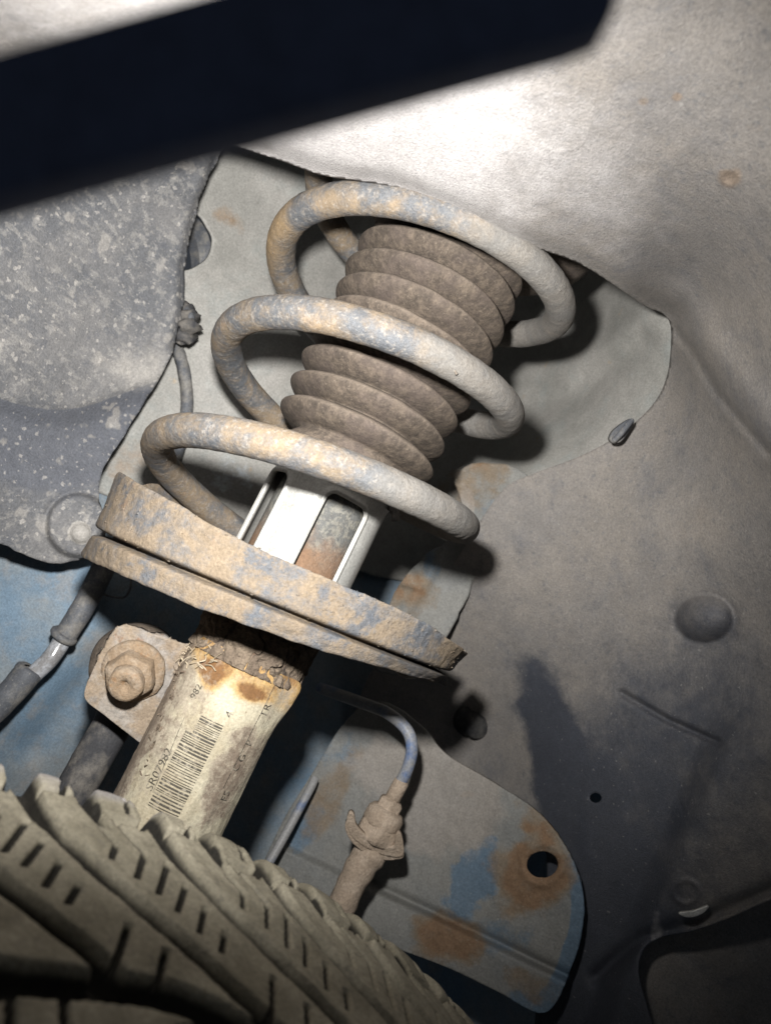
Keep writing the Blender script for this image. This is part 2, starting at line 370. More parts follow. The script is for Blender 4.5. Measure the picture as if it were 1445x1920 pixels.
# ================================================================ strut frame
ca, sa, cb, sb = math.cos(.4494), math.sin(.4494), math.cos(.182), math.sin(.182)
U = np.array([sa * cb, -ca * cb, sb]); E1 = np.array([ca, sa, 0.0]); E2 = np.cross(U, E1)
if E2[2] > 0: E2 = -E2
X0 = np.array([18.156, -103.074, 322.156]); XS = X0 + 5.5 * E1
def S(r, th, h, o=XS):
    r, th, h = np.broadcast_arrays(np.asarray(r, float), np.asarray(th, float), np.asarray(h, float))
    return o + (r * np.cos(th))[..., None] * E1 + (r * np.sin(th))[..., None] * E2 + h[..., None] * U
D2R = math.pi / 180
def revolve(prof, th0=0, th1=360, n=180, fn=None):
    closed = (th1 - th0) >= 360
    th = np.linspace(th0, th1, n, endpoint=not closed) * D2R
    p = np.array(prof, float); R_, TH = np.meshgrid(p[:, 0], th, indexing='ij'); H_ = np.repeat(p[:, 1][:, None], n, 1)
    if fn: R_, TH, H_ = fn(R_, TH, H_)
    return S(R_, TH, H_).reshape(-1, 3), grid_faces(len(p), n, closed), R_, TH, H_

# ================================================================ setting: body and liners
# -- strut tower: a hollow pressed pocket behind the strut
twd = tps([(360, 250, 372), (300, 400, 372), (300, 700, 388), (352, 460, 376), (420, 500, 392), (420, 700, 396), (450, 880, 402), (560, 450, 412), (600, 650, 420), (600, 900, 425), (760, 450, 455), (850, 600, 490), (780, 950, 480),
           (980, 480, 480), (980, 620, 478), (930, 800, 472), (1090, 560, 436), (1130, 700, 404), (1080, 820, 402), (1220, 600, 362), (1262, 660, 350), (1235, 760, 362), (1130, 860, 382), (975, 915, 408), (860, 1000, 470), (1330, 640, 336), (1300, 820, 350), (1000, 1000, 440),
           (200, 900, 388), (150, 1100, 390), (1000, 300, 400), (700, 280, 405), (500, 270, 392)])
def twf(X, Y):
    d = twd(X, Y)
    d = d + 6 * np.exp(-(segd(X, Y, [(300, 760), (420, 600), (470, 330)]) / 26) ** 2) * 0
    d = d - 7 * np.exp(-(segd(X, Y, [(940, 700), (1060, 690), (1150, 640), (1230, 570)]) / 30) ** 2)
    d = d + 5 * np.exp(-(segd(X, Y, [(960, 790), (1080, 740), (1200, 640)]) / 26) ** 2)
    return d + 2.4 * fbm2(X / 120, Y / 120)
hole = smooth_poly([(352, 400), (372, 402), (388, 425), (399, 448), (392, 480), (372, 498), (350, 507), (320, 500), (318, 420)], 6)
def twm(X, Y):
    return [blob(X, Y, 418, 402, 26, 22, 0, .8) * .62 + blob(X, Y, 450, 430, 14, 22, 0, .8) * .5 + blob(X, Y, 890, 910, 70, 45) * .6 + blob(X, Y, 420, 870, 120, 50, 0, .8) * .3 + blob(X, Y, 240, 860, 60, 60) * .5,
            blob(X, Y, 450, 890, 70, 50, 0, .8) * .62 + blob(X, Y, 1190, 700, 50, 60, .4, .8) * .42 + blob(X, Y, 330, 800, 60, 60) * .3]
o = sheet('strut_tower', [(230, 240), (1360, 240), (1360, 880), (1040, 960), (930, 1010), (820, 1100), (700, 1080), (520, 1010), (400, 1000), (330, 1010), (230, 940), (120, 900), (230, 640)], twf, 6, M['tower'], holes=[hole], masks=twm, base=K(520, 1010, 420)); o['kind'] = 'structure'

# -- far body wall (blue paint) closing the arch behind everything
bd = tps([(-400, 900, 345), (0, 1100, 356), (300, 1150, 380), (-300, 1500, 345), (60, 1350, 360), (300, 1400, 405), (700, 1000, 485), (900, 1300, 480), (600, 1700, 440), (1200, 1500, 455), (1200, 2200, 440), (200, 2200, 400), (1500, 900, 470), (300, 700, 440)])
def bdf(X, Y): return bd(X, Y) + 5 * np.exp(-(segd(X, Y, [(60, 1400), (320, 1090), (420, 980)]) / 30) ** 2)
o = sheet('body_wall', [(-450, 640), (300, 640), (900, 900), (1500, 900), (1500, 2250), (-450, 2250)], bdf, 10, M['body'], masks=lambda X, Y: [blob(X, Y, 250, 1330, 80, 40) * .5, blob(X, Y, 240, 860, 100, 50) * .8], base=K(0, 1920, 400))
o['kind'] = 'structure'
# -- rusty body flange seen through the gap right of the strut
fl = tps([(940, 840, 398), (880, 960, 402), (780, 1090, 404), (700, 1200, 408), (840, 1100, 402), (930, 940, 396), (820, 900, 410)])
def flf(X, Y): return fl(X, Y) - 2.6 * np.exp(-(segd(X, Y, [(870, 860), (855, 960), (800, 1090), (720, 1200)]) / 12) ** 2) - 4 * blob(X, Y, 765, 1085, 26, 16, .4, .5)
o = sheet('body_flange', smooth_poly([(852, 905), (880, 872), (950, 872), (990, 900), (960, 980), (900, 1060), (860, 1150), (780, 1260), (690, 1240), (735, 1120), (790, 1050), (842, 1010), (870, 960)], 5), flf, 5, M['plate'],
          masks=lambda X, Y: [blob(X, Y, 890, 900, 75, 55) * .62 + blob(X, Y, 765, 1110, 60, 50) * .66 + .4 * fbm2(X / 30, Y / 30), blob(X, Y, 925, 965, 30, 40) * .4 + .5 * blob(X, Y, 810, 1060, 18, 50), blob(X, Y, 870, 960, 20, 60) * .8], rag=5, base=K(760, 1260, 408))
o['kind'] = 'structure'
# -- rail behind the hole in the tower
V, f = tube(spline([K(300, 380, 408), K(352, 418, 402), K(376, 466, 398), K(380, 540, 402)], 8), 6, 4, flat=.5)
o = link_mesh('body_rail', V, f, M['cable'], None, False, K(352, 520, 450)); o['kind'] = 'structure'

# -- arch liner (top and right), one moulded sheet with the opening cut in it
ld = tps([(-300, 150, 205), (0, 230, 235), (400, 262, 262), (610, 330, 259), (740, 350, 255), (860, 400, 257), (960, 450, 262), (1060, 485, 273), (1170, 545, 292), (1250, 590, 322),
          (722, 0, 170), (300, 0, 168), (0, 0, 165), (-300, -200, 140), (722, -250, 135), (1100, 100, 187), (1445, 100, 182), (1500, -250, 150), (1445, 400, 212), (1300, 300, 212), (1000, 250, 214), (722, 200, 218), (200, 150, 210),
          (1310, 640, 300), (1440, 820, 256), (1700, 900, 220), (1700, 300, 180),
          (1255, 680, 338), (1225, 755, 350), (1100, 850, 366), (960, 905, 384), (880, 1010, 394), (820, 1100, 412), (740, 1280, 440), (1350, 850, 300), (1200, 1000, 338), (1445, 1000, 275),
          (1000, 1150, 384), (1320, 1160, 318), (1445, 1300, 290), (1040, 1400, 372), (880, 1380, 430), (1100, 1600, 346), (1300, 1600, 312), (1445, 1600, 292), (1100, 1900, 336), (1300, 1800, 315), (1700, 1700, 260), (1250, 2150, 300)])
def linf(X, Y):
    d = ld(X, Y)
    e = segd(X, Y, [(400, 262), (460, 280), (610, 331), (740, 351), (860, 400), (960, 448), (1060, 485), (1170, 545), (1250, 590)])
    d = d + 5 * np.exp(-(e / 22) ** 2)                              # rolled lip of the opening
    d = d - 7 * np.exp(-(segd(X, Y, [(1275, 560), (1330, 655), (1470, 840), (1600, 980)]) / 38) ** 2)   # rounded ridge
    d = d + 3 * np.exp(-(segd(X, Y, [(1262, 615), (1300, 665), (1345, 740), (1440, 850)]) / 9) ** 2)     # groove below it
    r = np.hypot((X - 1320) / 54, (Y - 1160) / 45); d = d - 11 * np.clip(1 - r * r, 0, 1) ** .9   # knob
    d = d + .5 * np.exp(-((r - 1.06) / .12) ** 2)
    d = d + 3.6 * np.exp(-(segd(X, Y, [(1165, 1300), (1250, 1350), (1345, 1392)]) / 6) ** 2)               # crease
    # raised boss area lower right with its folded edge
    d = d - 9 * sstep(-30, 34, (X - (1125 + (1900 - Y) * .42)) * .9) * sstep(1340, 1460, Y + (X - 1200) * .15)
    d = d + 5 * np.exp(-(segd(X, Y, [(1120, 1830), (1200, 1760), (1310, 1728), (1445, 1668)]) / 15) ** 2)
    d = d - 1.2 * (np.exp(-((np.hypot(X - 1285, (Y - 1672) * 1.1) - 24) / 4) ** 2))
    d = d - 1.6 * np.exp(-((np.hypot((X - 1050), (Y - 232) * 1.05) - 55) / 2.5) ** 2) * .15
    d = d + 5 * np.exp(-(segd(X, Y, [(830, 1500), (830, 1600)]) / 60) ** 2)
    d = d + 1.5 * fbm2(X / 190, Y / 190, 2) + .12 * fbm2(X / 30, Y / 30)
    d = d - .8 * blob(X, Y, 1367, 333, 22, 18, 0, .6) + 1. * blob(X, Y, 1367, 333, 9, 9)
    return d
def lmask(X, Y):
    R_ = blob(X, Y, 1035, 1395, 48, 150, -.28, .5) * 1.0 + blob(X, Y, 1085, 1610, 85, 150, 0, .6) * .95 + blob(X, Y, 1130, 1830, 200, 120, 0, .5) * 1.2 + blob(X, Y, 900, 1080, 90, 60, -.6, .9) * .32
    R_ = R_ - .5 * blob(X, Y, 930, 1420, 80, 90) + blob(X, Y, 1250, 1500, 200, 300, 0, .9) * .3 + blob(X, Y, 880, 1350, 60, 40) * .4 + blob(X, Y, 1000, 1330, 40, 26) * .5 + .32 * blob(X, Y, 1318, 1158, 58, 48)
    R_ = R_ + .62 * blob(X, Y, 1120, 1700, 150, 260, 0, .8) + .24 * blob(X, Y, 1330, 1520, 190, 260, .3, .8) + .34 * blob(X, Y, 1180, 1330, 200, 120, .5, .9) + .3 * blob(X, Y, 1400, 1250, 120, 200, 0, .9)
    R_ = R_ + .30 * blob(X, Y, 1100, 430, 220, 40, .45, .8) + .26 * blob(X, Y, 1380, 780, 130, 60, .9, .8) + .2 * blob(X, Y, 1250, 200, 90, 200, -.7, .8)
    G_ = blob(X, Y, 1367, 333, 24, 20) + .8 * blob(X, Y, 1205, 190, 12, 9) + .9 * blob(X, Y, 1270, 182, 12, 9) + .5 * blob(X, Y, 1415, 240, 20, 14) + .35 * blob(X, Y, 950, 330, 130, 50, .4, .8)
    e = segd(X, Y, [(1255, 600), (1310, 640), (1370, 720)])
    G_ = G_ + .3 * blob(X, Y, 1300, 960, 190, 150, 0, .9)
    B_ = .55 * blob(X, Y, 1230, 1760, 12, 50) + .8 * blob(X, Y, 620, 210, 380, 190, .3, 1.0) + .36 * blob(X, Y, 950, 220, 420, 260, .5, 1.0) + .5 * blob(X, Y, 200, 0, 400, 100)  # large upper blobs paint the lamp's bright pool as paler dust
    return [np.clip(R_, 0, 1.3), np.clip(G_, 0, 1), np.clip(B_, 0, 1)]
open_edge = smooth_poly([(-400, 190), (0, 230), (300, 250), (400, 262), (460, 281), (530, 303), (600, 328), (660, 338), (740, 351), (800, 372), (860, 399), (960, 447), (1020, 470), (1075, 490), (1120, 515), (1170, 548), (1210, 575), (1253, 600),
                         (1256, 660), (1248, 710), (1228, 752), (1190, 792), (1140, 828), (1080, 858), (1010, 884), (955, 908), (925, 940), (895, 985), (868, 1030), (838, 1075), (800, 1130), (745, 1200), (690, 1270), (650, 1380)], 4, False)
low_edge = smooth_poly([(700, 1480), (1000, 1560), (1010, 1760), (1000, 1980), (1010, 2200), (1220, 2200), (1240, 2000), (1215, 1900), (1195, 1820), (1205, 1775), (1240, 1755), (1300, 1742), (1370, 1716), (1440, 1685), (1560, 1640), (1750, 1600)], 4, False)
poly = list(map(tuple, open_edge)) + list(map(tuple, low_edge)) + [(1800, 1500), (1800, -300), (-400, -300)]
smallhole = [(1115 + 12 * math.cos(a), 1496 + 9.5 * math.sin(a)) for a in np.linspace(0, 2 * np.pi, 20, endpoint=False)]
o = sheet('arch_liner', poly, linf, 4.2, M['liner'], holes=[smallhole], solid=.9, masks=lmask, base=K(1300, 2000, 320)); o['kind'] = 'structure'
# -- sill panel below the liner's folded edge
sd = tps([(1150, 1650, 350), (1445, 1650, 340), (1200, 1900, 345), (1500, 1900, 330), (1300, 2200, 330), (1750, 1700, 320)])
o = sheet('sill_panel', [(1100, 1600), (1800, 1500), (1800, 2200), (1100, 2200)], lambda X, Y: sd(X, Y) + fbm2(X / 80, Y / 80) * 2, 8, M['liner'], masks=lambda X, Y: [blob(X, Y, 1100, 1800, 110, 200) * .8, .4 + 0 * X, 0 * X], base=K(1300, 2200, 330)); o['kind'] = 'structure'

# -- left liner
lf = tps([(430, 240, 325), (410, 295, 330), (370, 400, 345), (348, 500, 355), (330, 650, 360), (280, 740, 358), (187, 900, 348), (195, 1000, 344), (100, 1055, 338), (0, 400, 290), (0, 700, 300), (0, 1020, 322), (-300, 700, 250), (200, 150, 290), (-300, 150, 240), (160, 500, 325)])
def llf(X, Y):
    d = lf(X, Y)
    yl = 745 + 26 * np.sin(X / 75.) - .05 * X
    d = d + 5 * sstep(-12, 45, Y - yl) - 6 * sstep(60, 150, Y - yl)
    rr_ = np.hypot(X - 148, (Y - 985) * 1.0)
    d = d - 4.5 * sstep(66, 52, rr_) + 1.5 * np.exp(-((rr_ - 62) / 5) ** 2) * sstep(1010, 960, Y)
    d = d - 3.5 * np.sqrt(np.clip(1 - (np.hypot(X - 152, Y - 1000) / 20) ** 2, 0, 1))
    d = d + .35 * fbm2(X / 60, Y / 60) + 2.2 * fbm2(X / 190 + 4, Y / 190, 2)
    d = d + 4 * np.exp(-(segd(X, Y, [(408, 295), (368, 400), (346, 500), (345, 580), (330, 650)]) / 9) ** 2)
    return d
def llm(X, Y):
    yl = 745 + 26 * np.sin(X / 75.) - .05 * X
    return [np.clip(.95 * sstep(-6, 10, Y - yl) - .55 * sstep(90, 200, Y - yl), 0, 1), np.clip(blob(X, Y, 152, 1000, 20, 20, 0, .3) + .6 * blob(X, Y, 280, 690, 120, 60, 0, .9) + .35 * sstep(880, 1000, Y), 0, 1)]
lp = smooth_poly([(440, 230), (408, 298), (385, 350), (368, 405), (354, 460), (346, 510), (347, 560), (340, 600), (328, 650), (306, 700), (275, 748), (235, 815), (200, 868), (187, 905), (186, 935), (196, 965), (199, 1000), (190, 1030), (150, 1050), (100, 1056), (55, 1043), (30, 1032), (5, 1020), (-60, 1010), (-400, 940)], 5, False)
o = sheet('left_liner', list(map(tuple, lp)) + [(-400, 120), (440, 120)], llf, 3.6, M['left_liner'], solid=1.1, masks=llm, rag=3.0, base=K(100, 1056, 338)); o['kind'] = 'structure'

# ================================================================ blue bracket plate
pt = thing('bracket_plate', 'rounded dusty blue steel plate with rust around its round hole', 'bracket', K(1022, 1900, 372))
pd = tps([(640, 1350, 392), (560, 1600, 380), (833, 1415, 380), (950, 1480, 360), (1031, 1551, 341), (1094, 1682, 330), (1022, 1900, 326), (700, 1740, 358), (850, 1600, 362), (400, 1900, 365)])
def pdf(X, Y):
    rm = np.clip(blob(X, Y, 990, 1640, 75, 75, 0, .5) + blob(X, Y, 840, 1760, 75, 50, .3) + .3, 0, 1)
    return pd(X, Y) + .55 * rm * fbm2(X / 9, Y / 9, 3) + 2.4 * np.exp(-(segd(X, Y, [(690, 1655), (887, 1745), (1070, 1835)]) / 9) ** 2) - 4 * sstep(-4, 16, (Y - 1655) - (X - 690) * .47) + .8 * fbm2(X / 60, Y / 60) - 1.2 * np.exp(-((np.hypot(X - 1016, Y - 1621) - 38) / 8) ** 2)
pp = smooth_poly([(520, 1560), (585, 1450), (650, 1350), (716, 1315), (790, 1362), (833, 1412), (905, 1456), (986, 1506), (1031, 1548), (1071, 1610), (1093, 1682), (1089, 1749), (1071, 1812), (1022, 1899), (930, 1858), (833, 1812), (700, 1765), (560, 1730), (480, 1680)], 6)
holep = [(1016 + 29 * math.cos(a), 1621 + 25 * math.sin(a)) for a in np.linspace(0, 2 * np.pi, 36, endpoint=False)]
def pm(X, Y):
    r = np.hypot(X - 1000, Y - 1625)
    R_ = blob(X, Y, 990, 1640, 75, 75, 0, .5) * .95 + blob(X, Y, 1010, 1540, 60, 30, .6) * .6 + blob(X, Y, 840, 1760, 75, 50, .3) * .95 + blob(X, Y, 1000, 1850, 80, 30, .4) * .5 + blob(X, Y, 620, 1490, 35, 100, .5) * .6 + .55 * blob(X, Y, 875, 1490, 18, 10)
    G_ = blob(X, Y, 890, 1640, 38, 70, .5) * .95 + sstep(34, 10, segd(X, Y, [(1080, 1620), (1093, 1682), (1089, 1749), (1071, 1812), (1030, 1890)])) * 1.1 + blob(X, Y, 920, 1750, 120, 60, .4, .9) * .5 + blob(X, Y, 640, 1400, 40, 60, .4) * .45 + blob(X, Y, 570, 1550, 30, 60, .4) * .6 + .6 * blob(X, Y, 980, 1880, 60, 30)
    return [np.clip(R_, 0, 1), np.clip(G_, 0, 1), blob(X, Y, 800, 1480, 160, 110, .4, .8)]
sheet('plate', pp, pdf, 3.2, M['plate'], pt, holes=[holep], solid=2.5, masks=pm)
def ring_tube(cx, cy, rx, ry, dfn, r):
    a = np.linspace(0, 2 * np.pi, 48); P = K(cx + rx * np.cos(a), cy + ry * np.sin(a), dfn(cx + rx * np.cos(a), cy + ry * np.sin(a))); return P
# ================================================================ right side small things
# plug knob
V, f = lathe(K(884, 1352, 430), (.25, .12, -1), [(0.1, 12), (5.2, 11.5), (6.6, 9.5), (7.0, 6), (7.4, 2), (9.5, 1), (9.8, -3), (2, -3)], 32)
tag(link_mesh('rubber_plug', V, f, M['dark'], None, True, K(884, 1352, 394)), 'round dark plug on the liner above the blue plate', 'plug')
# little clip on pocket edge
ct = thing('liner_clip', 'small dark wedge shaped clip at the edge of the green pocket', 'clip', K(1162, 826, 350))
q = [(1144, 822), (1150, 808), (1166, 794), (1184, 784), (1188, 792), (1176, 812), (1163, 828), (1150, 830)]
sheet('clip_tab', smooth_poly(q, 4), lambda X, Y: 346 + (X - 1160) * .05 + 0 * Y, 2.2, M['cable'], ct, solid=2.6)
V, f = tube(spline([K(1150, 826, 344), K(1164, 812, 342), K(1181, 790, 343)], 6), 1.3, 10); link_mesh('rib', V, f, M['cable'], ct)
# tower hole clump (connector) + thin cable
ccon = thing('cable_connector', 'small lumpy black connector peeking out from behind the speckled liner', 'connector', K(345, 640, 385))
V, f = tube(spline([K(332, 585, 372), K(348, 592, 368), K(352, 612, 366), K(343, 634, 370)], 8), [5 + 1.2 * math.sin(i * 1.3) for i in range(25)], 14, disp=2.2, dscale=.35); link_mesh('connector_body', V, f, M['rubber'], ccon)
V, f = tube(spline([K(350, 582, 366), K(358, 592, 364), K(354, 604, 364)], 6), 2, 10, disp=.6); link_mesh('latch', V, f, M['cable'], ccon)
V, f = tube(spline([K(322, 640, 380), K(336, 662, 378), K(347, 705, 376), K(351, 750, 376), K(346, 800, 378), K(330, 860, 382)], 12), 3.0, 14, disp=.3)
tag(link_mesh('thin_cable', V, f, M['cable'], None, True, K(330, 860, 382)), 'thin grey cable running down beside the liner edge left of the spring', 'cable')
# pale chip under the folded liner edge
sheet_ = sheet('liner_chip', smooth_poly([(1272, 1712), (1300, 1708), (1328, 1698), (1318, 1712), (1298, 1720), (1282, 1719)], 4), lambda X, Y: 298 + (X - 1300) * -.03 + 0 * Y, 2.2, M['sleeve'], solid=1.2)
tag(sheet_, 'small pale torn chip under the folded liner edge at lower right', 'chip')
# thick sensor cable lower left
tc_ = thing('sensor_cable', 'grey sheathed cable with clear ferrule crossing the blue panel at left', 'cable', K(0, 1310, 330))
P = spline([K(196, 1060, 352), K(180, 1095, 348), K(150, 1150, 344), K(122, 1193, 341)], 12); V, f = tube(P, np.linspace(5.2, 5.0, len(P)), 22, disp=.25); link_mesh('sheath', V, f, M['cable'], tc_)
P = spline([K(124, 1188, 341), K(108, 1216, 339), K(92, 1238, 337), K(60, 1268, 335), K(46, 1283, 334)], 10); V, f = tube(P, 3.9, 22, disp=.2); link_mesh('ferrule', V, f, M['ferrule'], tc_)
for q_ in ((120, 1192, 340.5, 132, 1176), (52, 1262, 334, 64, 1250)):
    a_ = K(q_[0], q_[1], q_[2]); b_ = K(q_[3], q_[4], q_[2]); ax = b_ - a_; ax /= np.linalg.norm(ax)
    V, f = lathe(a_, ax, [(3.5, -1.6), (5.5, -1.5), (6.2, -.6), (6.2, .8), (5.4, 1.6), (3.5, 1.7)], 28); link_mesh('collar', V, f, M['cable'], tc_)
P = spline([K(56, 1258, 334), K(30, 1290, 331), K(-20, 1340, 327), K(-120, 1440, 320)], 10); V, f = tube(P, 6.0, 22, disp=.35); link_mesh('hose_end', V, f, M['cable'], tc_)
# thin wire loop under seat
V, f = tube(spline([K(188, 1110, 352), K(205, 1118, 350), K(232, 1120, 348), (K(244, 1105, 348)), K(246, 1085, 350)], 8), .55, 8)
tag(link_mesh('wire_loop', V, f, M['cable'], None, True, K(232, 1120, 348)), 'thin bent wire loop hanging below the left end of the spring seat', 'wire')

# brake hose with fitting and pipe
bh = thing('brake_hose', 'dust caked brake hose end with hex fitting and clip before the blue plate', 'hose', K(640, 1680, 330))
P = spline([K(712, 1583, 335), K(690, 1605, 333), K(668, 1640, 330), K(640, 1700, 326), K(600, 1800, 320)], 10)
V, f = tube(P, [6.2 + 1.3 * math.exp(-((i - 9) / 4.) ** 2) + .8 * math.exp(-((i - 18) / 3.) ** 2) for i in range(len(P))], 20, disp=.7, dscale=.2); link_mesh('hose', V, f, M['fitting'], bh)
axf = K(740, 1495, 337) - K(700, 1570, 334); axf /= np.linalg.norm(axf)
V, f = lathe(K(703, 1568, 334), axf, [(3, -2), (9, -2), (9.8, -.5), (9.8, 5), (9, 6), (6.5, 6.2)], 36, hexa=True); V = V + 0 * V; link_mesh('hex_fitting', V, f, M['fitting'], bh)
V, f = lathe(K(711, 1549, 334.5), axf, [(5, -1), (8.2, 0), (8.6, 1.5), (8.4, 6), (7, 8), (4, 8.5)], 30); link_mesh('socket', V, f, M['fitting'], bh)
V, f = lathe(K(721, 1527, 335.5), axf, [(3, -1), (5.4, 0), (5.8, 1.2), (5.8, 6), (5.0, 7), (2.6, 7.5)], 36, hexa=True); link_mesh('pipe_nut', V, f, M['fitting'], bh)
for k_, off in enumerate((0, 11)):
    q = [(650 - off * .3, 1538 + off), (656, 1524 + off), (664, 1530 + off), (668, 1550 + off), (690, 1572 + off), (718, 1586 + off), (738, 1588 + off), (742, 1566 + off * .6), (752, 1566 + off), (757, 1600 + off * .4), (744, 1608 + off * .4), (708, 1600 + off), (676, 1583 + off), (655, 1562 + off)]
    sheet('spring_clip', smooth_poly(q, 4), lambda X, Y: 326 + (Y - 1570) * .06 + .5 * k_ + .0 * X, 2.4, M['fitting'], bh, solid=2.6)
bp_ = thing('brake_pipe', 'thin hooked brake pipe rising from the hex fitting, bright blue in places', 'pipe', K(735, 1500, 337))
P = spline([K(600, 1290, 372), K(690, 1322, 352), K(728, 1338, 344), K(762, 1368, 340), K(772, 1402, 338), K(764, 1440, 337), K(748, 1472, 337), K(730, 1512, 336)], 10)
V, f = tube(P, 2.7, 16); link_mesh('bent_pipe', V, f, M['pipe'], bp_)
V, f = lathe(K(746, 1478, 336.8), axf, [(2.8, -6), (3.5, -5.5), (3.4, 3), (2.8, 4)], 20); link_mesh('pipe_collar', V, f, M['fitting'], bp_)
V, f = tube(spline([K(590, 1460, 379), K(584, 1474, 376), K(570, 1500, 372), K(535, 1565, 364), K(480, 1660, 352)], 10), 2.1, 18)
tag(link_mesh('brake_line', V, f, M['pipe'], None, True, K(490, 1650, 350)), 'blue brake line behind the strut, just above the tyre', 'pipe')

# ================================================================ anti-roll bar link behind the bracket
dl = thing('drop_link', 'round dusty rubber ball joint and dark rod behind the bolted tab', 'link', K(150, 1440, 300))
V, f = lathe(K(262, 1262, 296), (.05, .1, -1), [(17, 8), (18.5, 5), (19.0, 0), (17.8, -4), (12, -5), (.1, -5)][::-1], 44)
V, f = lathe(K(255, 1252, 300), (.05, .12, -1), [(.1, 7), (13, 7), (16.5, 5), (17.6, 1), (17.2, -4), (10, -7), (.1, -7)], 44); link_mesh('ball_joint', V, f, M['gaiter'], dl)
P = spline([K(232, 1320, 303), K(205, 1370, 300), K(170, 1430, 296), K(110, 1540, 290)], 10); V, f = tube(P, 7.5, 22, disp=.3); link_mesh('rod', V, f, M['rubber'], dl)

# ================================================================ shock absorber
sa_ = thing('shock_absorber', 'rusty strut tube with spring seat, bolted tab and stained paper sticker', 'shock absorber', S(0, 0, -330))
# tube
th_ = None
V, f, R_, T_, H_ = revolve([(20.5, h) for h in np.linspace(-335, -150, 60)], n=96); link_mesh('damper_tube', V, f, M['strut_tube'], sa_)
V, f, R_, T_, H_ = revolve([(19.3, h) for h in np.linspace(-170, -104, 50)], n=120)
hmask = sstep(-112, -142, H_).ravel(); link_mesh('upper_tube', V, f, M['rod'], sa_, attr=np.stack([.15 + .8 * hmask, .75 * sstep(-124, -150, H_).ravel()], 1))
# mud collar: cracked shell
def mudfn(R_, T_, H_):
    n_ = fbm2(T_ * 5 + 3, H_ / 6.); n2 = fbm2(T_ * 14, H_ / 2.2 + 9)
    R_ = R_ + 1.6 * n_ + .9 * n2
    crack = np.abs(fbm2(T_ * 2.4 + 8, H_ / 14. + 3.3, 3))
    R_ = R_ - 2.6 * np.exp(-(crack / .028) ** 2)
    # a shell lifted away from the tube along an arch
    arch = -161.5 - 5.5 * ((np.degrees(T_) - 78) / 40.) ** 2
    m_ = sstep(50, 34, np.abs(np.degrees(T_) - 78))
    R_ = R_ + m_ * (2.6 * np.exp(-np.clip(H_ - arch, 0, 99) / 3.) * (H_ > arch)) - m_ * 1.8 * np.exp(-np.clip(arch - H_, 0, 99) / 4.) * (H_ <= arch)
    return R_, T_, H_
hs = np.linspace(-179, -150, 110)
V, f, *_ = revolve([(21.9 + 1.6 * math.exp(-((h + 153) / 3.) ** 2), h) for h in hs], n=420, fn=mudfn); link_mesh('mud_crust', V, f, M['mud'], sa_)
# spring seat -----------------------------------------------------------
ss_h = -146.5
def tilt(R_, T_, H_):
    R_ = R_ * (1 - .19 * np.maximum(np.sin(T_), 0) ** 2 * sstep(30, 62, R_))
    return R_, T_, H_ + .060 * R_ * np.cos(T_) - .046 * R_ * np.sin(T_)
def lipfn(R_, T_, H_):
    d = np.degrees(T_); s = (H_ - (ss_h - 4)) / 10.5
    w = .8 * np.sin(T_ * 3 + 1) + .9 * fbm2(T_ * 6, H_ * 0 + 3) + .25 * fbm2(T_ * 22, H_ * 0 + 1)
    H_ = H_ + w * np.clip(s, 0, 1) * .8
    k = sstep(60, 8, d); H_ = H_ - k * np.clip(s, 0, 1) * 5.5                    # lip gets lower at right
    k2 = sstep(95, 178, d); H_ = H_ + (k2 * 8.0 + 2.0) * np.clip(s, 0, 1)
    R_ = R_ + .35 * fbm2(T_ * 9, H_ / 6.) + .22 * fbm2(T_ * 34, H_ / 2.) + 2.2 * np.clip(s, 0, 1) * sstep(12, -8, d)
    R_ = R_ + .9 * np.sin(T_ * 2.6 + .6) * np.clip(s, 0, 1)
    return tilt(R_, T_, H_)
prof = [(65.5, -5.6), (69.2, -5.4), (71.4, -4.6), (71.9, -2.8), (72.0, -.6), (72.3, 1.4), (72.6, 3.2), (72.9, 4.8), (73.1, 6), (72.6, 6.8), (71.4, 6.4), (70.6, 4.6), (69.8, 2), (69, -1), (67, -2.4), (60, -2), (48, -3), (30, -3), (20, -3)]
def dens(p, n):
    p = np.array(p, float); return smooth_poly(p, n, False)
seat = None
V, f, R_, T_, H_ = revolve([(r, h + ss_h) for r, h in dens(prof, 4)], -12, 186, 460, lipfn)
dm = np.stack([sstep(30, -5, np.degrees(T_)).ravel() * .85], 1)  # shade painted on the lip's right end
seat = link_mesh('spring_seat', V, f, M['seat'], sa_, attr=dm)
# rear half of the upper pan with the higher rear lip
def rearfn(R_, T_, H_):
    d = np.degrees(T_); s = np.clip((H_ - ss_h) / 7, 0, 1)
    H_ = H_ + s * (15 * np.exp(-((d - 206) / 22) ** 2) - 2 * sstep(255, 300, d)) + .6 * fbm2(T_ * 8, H_ * 0)
    R_ = R_ + .6 * fbm2(T_ * 11, H_ / 5.)
    return tilt(R_, T_, H_)
V, f, *_ = revolve([(r, h + ss_h) for r, h in dens(prof, 3)], 190, 344, 300, rearfn); link_mesh('rear_lip', V, f, M['seat'], seat)
